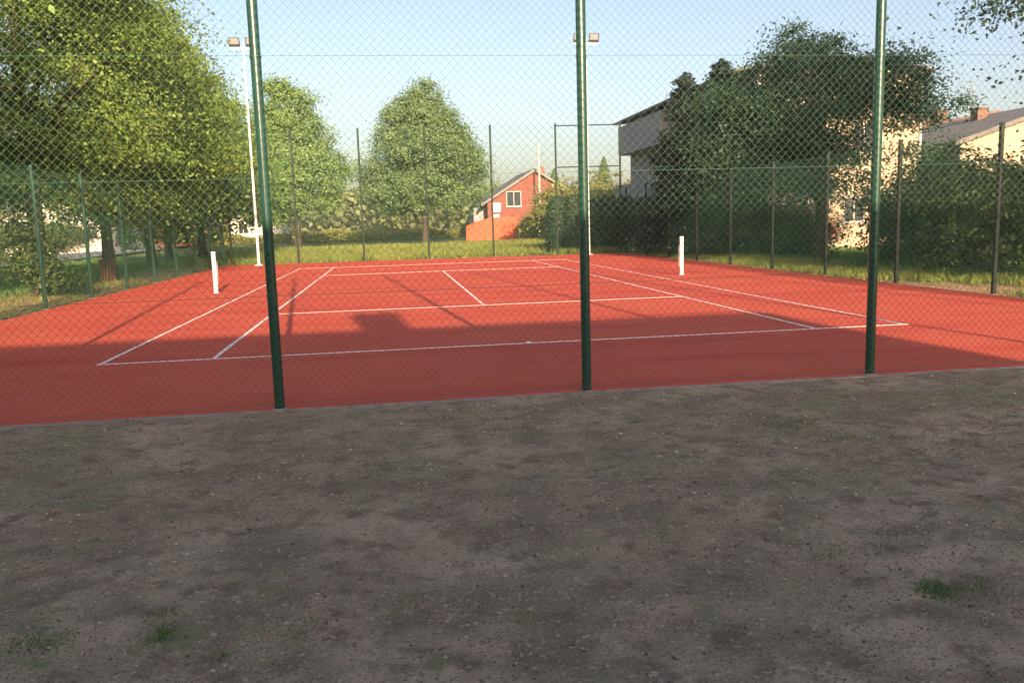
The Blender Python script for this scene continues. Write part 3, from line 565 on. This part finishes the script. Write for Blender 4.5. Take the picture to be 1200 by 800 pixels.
# orange-red sheet fence
t = thing('sheet_fence', (6.0, 74.5, 0), 'orange red solid sheet fence in front of the red brick house', 'fence')
for i in range(6):
    z1 = [1.75, 2.0, 2.15, 2.2, 2.2, 2.15][i]; z0 = [1.35, 1.75, 2.0, 2.15, 2.2, 2.2][i]
    b = MB(); x0 = i*.9; b.add([(x0,0,-.1),(x0+.89,0,-.1),(x0+.89,0,z1),(x0,0,z0),(x0,.06,-.1),(x0+.89,.06,-.1),(x0+.89,.06,z1),(x0,.06,z0)], [(0,1,2,3),(7,6,5,4),(0,4,5,1),(1,5,6,2),(2,6,7,3),(3,7,4,0)])
    b.build('panel', M['redfence'], t)
# utility pole
t = thing('utility_pole', (14.0, 76, 0), 'pale concrete utility pole rising in front of the red brick house', 'pole')
b = MB(); b.tube([(0, 0, -.1), (0, 0, 9.6)], [.15, .08], 10); b.build('shaft', M['concpole'], t)
b = MB(); b.box(-.28, .28, -.05, .05, 8.9, 8.97); b.tube([(0, -.05, 8.3), (.4, -.6, 8.7)], .04, 6); b.build('crossarm', M['steel'], t)
for k in (-.24, .24): b = MB(); b.tube([(k, 0, 8.97), (k, 0, 9.1)], [.05, .03], 8); b.build('insulator', M['dark'], t)
# low white gate and pale posts by the house
t = thing('garden_gate', (11.3, 75, 0), 'low grey garden gate with white post beside the orange red fence', 'gate')
b = MB(); b.box(.0, .3, -.1, .2, -.1, 1.6); b.build('gatepost', M['white'], t)
for k in range(8): b = MB(); b.box(-1.3+k*.16, -1.3+k*.16+.12, 0, .03, .05, 1.3+.03*(k % 2)); b.build('slat', M['greywall'], t)

# grey / cream two-and-a-half storey house at the right
t = thing('rendered_house', (14.7, 25.5, 0), 'large house with cream front and shaded grey side behind the big dark tree', 'house')
W_, D_, H_ = 8.1, 19.5, 8.0
hy = [(2.1, 1.95, .9, 1.1), (5.0, 1.75, 1.1, 1.2), (2.1, 5.0, 1.1, 1.3), (5.4, 5.0, 1.1, 1.3)]
b = MB(); wall_with_holes(b, .3, W_-.3, -.3, H_, hy, 0, .3, 'y'); b.build('front_wall', M['cream'], t)
for h in hy: window(t, h[0], h[1], h[2], h[3], .06, 'y')
hx = [(4.5, 4.6, 1.2, 1.2), (10, 4.6, 1.2, 1.2), (15.0, 4.4, 1.2, 1.2), (16.6, 7.0, .9, .7), (8, 1.8, 1.2, 1.2)]
b = MB(); wall_with_holes(b, .0, D_, -.3, H_, hx, 0, .3, 'x'); b.build('side_wall', M['greywall'], t)  # shade of this side put into its grey colour
for h in hx: window(t, h[0], h[1], h[2], h[3], .06, 'x')
b = MB(); b.box(W_-.3, W_, 0, D_, -.3, H_); b.box(.3, W_-.3, D_-.3, D_, -.3, H_); b.build('back_wall', M['cream'], t)
b = MB(); b.box(.3, W_-.3, .3, D_-.3, 2.7, 2.9); b.box(.3, W_-.3, .3, D_-.3, 5.7, 5.9); b.build('floor_slab', M['concrete'], t)
b = MB(); b.box(-.9, -.003, 10.5, 19.3, 5.85, 7.7); b.build('bay', M['greywall'], t)
b = MB(); b.box(-1.1, -.003, 10.4, 19.4, 2.75, 2.95); b.box(-1.1, -1.02, 10.4, 19.4, 2.95, 3.85); b.build('balcony', M['greywall'], t)
b = MB(); slope(b, -1.05, 7.92, W_/2, 8.5, -.4, D_+.5, .14); slope(b, W_/2+.002, 8.5, W_+.4, 7.92, -.4, D_+.5, .14); rf = b.build('roof', M['slate'], t)
for cx, cy_ in ((3.2, 2.6), (4.6, 10)): b = MB(); b.box(cx-.35, cx+.35, cy_-.35, cy_+.35, 8.2, 9.3); b.build('chimney', M['chim'], rf)
b = MB(); b.tube([(W_+.05, -.06, 0), (W_+.05, -.06, 7.9)], .055, 8); b.build('downpipe', M['white'], t)
tree('flowering_shrub', 17.5, 24.3, 0, 'small red flowering shrub below the window of the cream house', 'shrub', [(0,0,.8,.55,.5,.45)], 1500, .09, 'redflower', .03, .2, 131, 3, clump=.15, per=25, part='blossom')
# low house with long grey roof and chimneys
t = thing('long_roof_house', (24.6, 25, 0), 'low house with long grey roof, brick chimneys and cream gable at the right edge', 'house')
b = MB(); W_, D_ = 10.5, 17; ze, za = 4.7, 6.35
b.add([(0,0,-.3),(W_,0,-.3),(W_,0,ze),(W_/2,0,za),(0,0,ze),(0,D_,-.3),(W_,D_,-.3),(W_,D_,ze),(W_/2,D_,za),(0,D_,ze)], [(0,1,2,3,4),(9,8,7,6,5),(1,6,7,2)]); b.build('gable_wall', M['cream'], t)
b = MB(); b.box(-.02, .2, .004, D_-.004, -.3, ze-.05); b.build('side_wall', M['greywall'], t)  # left wall greyed to carry its shade
b = MB(); slope(b, -.6, 4.5, W_/2, 6.35, -.5, D_+.3, .2); slope(b, W_/2+.002, 6.35, W_+.6, 4.5, -.5, D_+.3, .2); rf = b.build('roof', M['slate'], t)
for cx, cy_, w_ in ((4.2, 4.4, .28), (4.6, 9.5, .28), (4.6, 13.5, .36)):
    b = MB(); b.box(cx-w_, cx+w_, cy_-w_, cy_+w_, 5.4, 6.7); b.box(cx-w_-.05, cx+w_+.05, cy_-w_-.05, cy_+w_+.05, 6.7, 6.78); b.build('chimney', M['chim'], rf)
b = MB(); b.tube([(4.6, 5.5, 6), (4.6, 5.5, 8.3)], .025, 6); b.tube([(4.1, 5.5, 8.1), (5.1, 5.5, 8.1)], .014, 5); b.tube([(4.2, 5.5, 7.8), (5.0, 5.5, 7.8)], .014, 5); b.build('antenna', M['steel'], t)
window(t, 3.2, 2.6, 1.3, 1.3, -.05, 'y'); window(t, 7.2, 2.6, 1.3, 1.3, -.05, 'y')
# white house with brown roof farther back
t = thing('white_house', (38, 46, 0), 'white house with flat brown roof glimpsed behind the long grey roof', 'house')
b = MB(); b.box(0, 9, 0, 9, -.3, 7.6); b.build('wall', M['palewall'], t)
b = MB(); slope(b, -.6, 7.62, 4.5, 8.5, -.6, 9.6, .15); slope(b, 4.502, 8.5, 9.6, 7.62, -.6, 9.6, .15); rf = b.build('roof', M['tile'], t)
b = MB(); b.box(1.5, 2.3, 2, 2.8, 7.9, 9.1); b.build('chimney', M['chim'], rf)
# garden shed and post under the dark tree
t = thing('garden_shed', (15.0, 21.5, 0), 'small grey shed in the shade under the big dark tree', 'shed')
b = MB(); b.box(-1.1, 1.1, 0, 2.2, -.1, 2.0); b.build('wall', M['greywall'], t)
b = MB(); slope(b, -1.3, 2.0, 1.3, 2.35, -.2, 2.4, .08); b.build('roof', M['galv'], t)
b = MB(); b.box(-.4, .4, -.04, -.004, .0, 1.8); dd = b.build('door', M['wood'], t); b = MB(); b.tube([(.3, -.06, .9), (.3, -.06, 1.05)], .012, 6); b.build('handle', M['steel'], dd)
# houses beyond the road at the left
for (x, y, w_, d_, h_, m_, rm, lab) in ((-36, 70, 9, 10, 5.2, 'palewall', 'tile', 'cream house seen between the trunks at the left beyond the road'),
                                       (-27, 84, 5, 8, 4.0, 'brick', 'slate', 'reddish house seen between the slim trunks of the left row'),
                                       (-20.5, 92, 6, 8, 4.4, 'palewall', 'tile', 'pale house behind the last trees of the left row'),
                                       (-44, 52, 8, 10, 4.8, 'palewall', 'slate', 'pale house at the far left edge beyond the road')):
    t = thing('far_house', (x, y, 0), lab, 'house', 'houses beyond the road')
    hs = [(1.6, 1.8, 1.1, 1.2), (w_-1.6, 1.8, 1.1, 1.2)]
    b = MB(); wall_with_holes(b, 0, w_, -.3, h_*.62, hs, 0, .3, 'y'); b.box(0, .3, .3, d_, -.3, h_*.62); b.box(w_-.3, w_, .3, d_, -.3, h_*.62); b.box(.3, w_-.3, d_-.3, d_, -.3, h_*.62)
    b.add([(0, 0, h_*.62), (w_, 0, h_*.62), (w_/2, 0, h_), (0, .3, h_*.62), (w_, .3, h_*.62), (w_/2, .3, h_)], [(0, 1, 2), (5, 4, 3), (1, 4, 5, 2), (0, 2, 5, 3)]); b.build('wall', M[m_], t)
    for h in hs: window(t, h[0], h[1], h[2], h[3], .06, 'y')
    b = MB(); slope(b, -.5, h_*.58, w_/2, h_, -.4, d_+.3, .15); slope(b, w_/2+.002, h_, w_+.5, h_*.58, -.4, d_+.3, .15); rf = b.build('roof', M[rm], t)
    b = MB(); b.box(w_*.62, w_*.62+.6, 3, 3.6, h_*.8, h_+.7); b.build('chimney', M['chim'], rf)

# dark car parked by the road
t = thing('parked_car', (-29.5, 47, .1), 'dark car parked beyond the road at the far left edge', 'car', rz=R(12))
prof = [(-2.1,.45),(-2.1,.8),(-1.95,.92),(-1.2,.98),(-.6,1.42),(.7,1.45),(1.35,1.0),(2.0,.92),(2.15,.75),(2.15,.45)]
b = MB(); npf = len(prof); vs = []
for (yy, k) in ((-.86, 0), (-.84, 1), (.84, 1), (.86, 0)):
    for (px, pz) in prof: vs.append((px, yy*(.80 if pz > 1.1 else 1), pz))
b.add(vs, [tuple(range(npf))[::-1], tuple(range(3*npf, 4*npf))]+[(r*npf+i, r*npf+(i+1) % npf, (r+1)*npf+(i+1) % npf, (r+1)*npf+i) for r in range(3) for i in range(npf)]); b.build('body', M['carpaint'], t)
b = MB()
for s in (-1, 1): b.add([(-1.05, s*.80, 1.03), (1.15, s*.80, 1.03), (.62, s*.70, 1.38), (-.55, s*.70, 1.36)], [(0, 1, 2, 3)])
b.add([(-1.22, -.6, 1.02), (-1.22, .6, 1.02), (-.68, .55, 1.38), (-.68, -.55, 1.38)], [(0, 1, 2, 3)]); b.build('window', M['glass'], t)
for wx in (-1.3, 1.35):
    for s in (-1, 1):
        b = MB(); b.tube([(wx, s*.70, .32), (wx, s*.90, .32)], .32, 18); wv = b.build('wheel', M['tyre'], t); b = MB(); b.tube([(wx, s*.895, .32), (wx, s*.91, .32)], .19, 12); b.build('rim', M['galv'], wv)
for s in (-1, 1): b = MB(); b.box(-2.13, -2.09, s*.6-.15, s*.6+.15, .66, .80); b.build('headlight', M['lens'], t)

# brown litter bin at a trunk
t = thing('litter_bin', (-11.75, 20.4, -.03), 'reddish brown slatted litter bin standing by a trunk of the left row', 'bin')
b = MB(); b.tube([(0, 0, .05), (0, 0, .72)], [.19, .22], 14, cap=False); b.build('liner', M['dark'], t)
for k in range(14):
    a = 2*math.pi*k/14; q = MB(); q.tube([(.225*math.cos(a), .225*math.sin(a), .03), (.25*math.cos(a), .25*math.sin(a), .78)], .034, 5); q.build('slat', M['wood'], t)

# house behind the camera whose shadow lies over the yard and the near end of the court
Y0 = -19.3; XR = 6.45
t = thing('yard_house', (0, Y0, 0), 'plain two storey house behind the camera that shades the yard', 'house')
hs = [(x, z, 1.3, 1.3) for x in (-19, -15, -10, -5, .5, 4) for z in (1.7, 4.6)]
b = MB(); wall_with_holes(b, -24, XR, -.3, 6.25, hs, -.3, .3, 'y'); b.box(-24, -23.7, -11, -.3, -.3, 6.25); b.box(XR-.3, XR, -11, -.3, -.3, 6.25); b.box(-23.7, XR-.3, -11, -10.7, -.3, 6.25); b.build('wall', M['palewall'], t)
for h in hs: window(t, h[0], h[1], h[2], h[3], 0.0, 'y')
b = MB(); b.box(-24.1, XR+.1, -11.1, .12, 6.253, 6.4); rf = b.build('roof', M['slate'], t)
b = MB(); b.box(-.02, .72, -1.1, -.5, 6.4, 7.2); b.box(-.08, .78, -1.17, -.43, 7.2, 7.28); b.build('chimney', M['chim'], rf)
for k in (.15, .55): b = MB(); b.tube([(k, -.8, 7.28), (k, -.8, 7.5)], [.1, .08], 10); b.build('chimney_pot', M['tile'], rf)

# ------------------------------------------------------------------ air
b = MB(); b.box(-400, 400, -60, 330, -1.6, 19.5)
hz = bpy.data.materials.new('haze'); hz.use_nodes = True; n = hz.node_tree; n.nodes.clear()
pv = n.nodes.new('ShaderNodeVolumePrincipled'); pv.inputs['Color'].default_value = (.86, .92, 1, 1); pv.inputs['Density'].default_value = .0004; pv.inputs['Anisotropy'].default_value = .1
mo = n.nodes.new('ShaderNodeOutputMaterial'); n.links.new(pv.outputs[0], mo.inputs['Volume'])
b.build('haze', hz, kind='stuff')
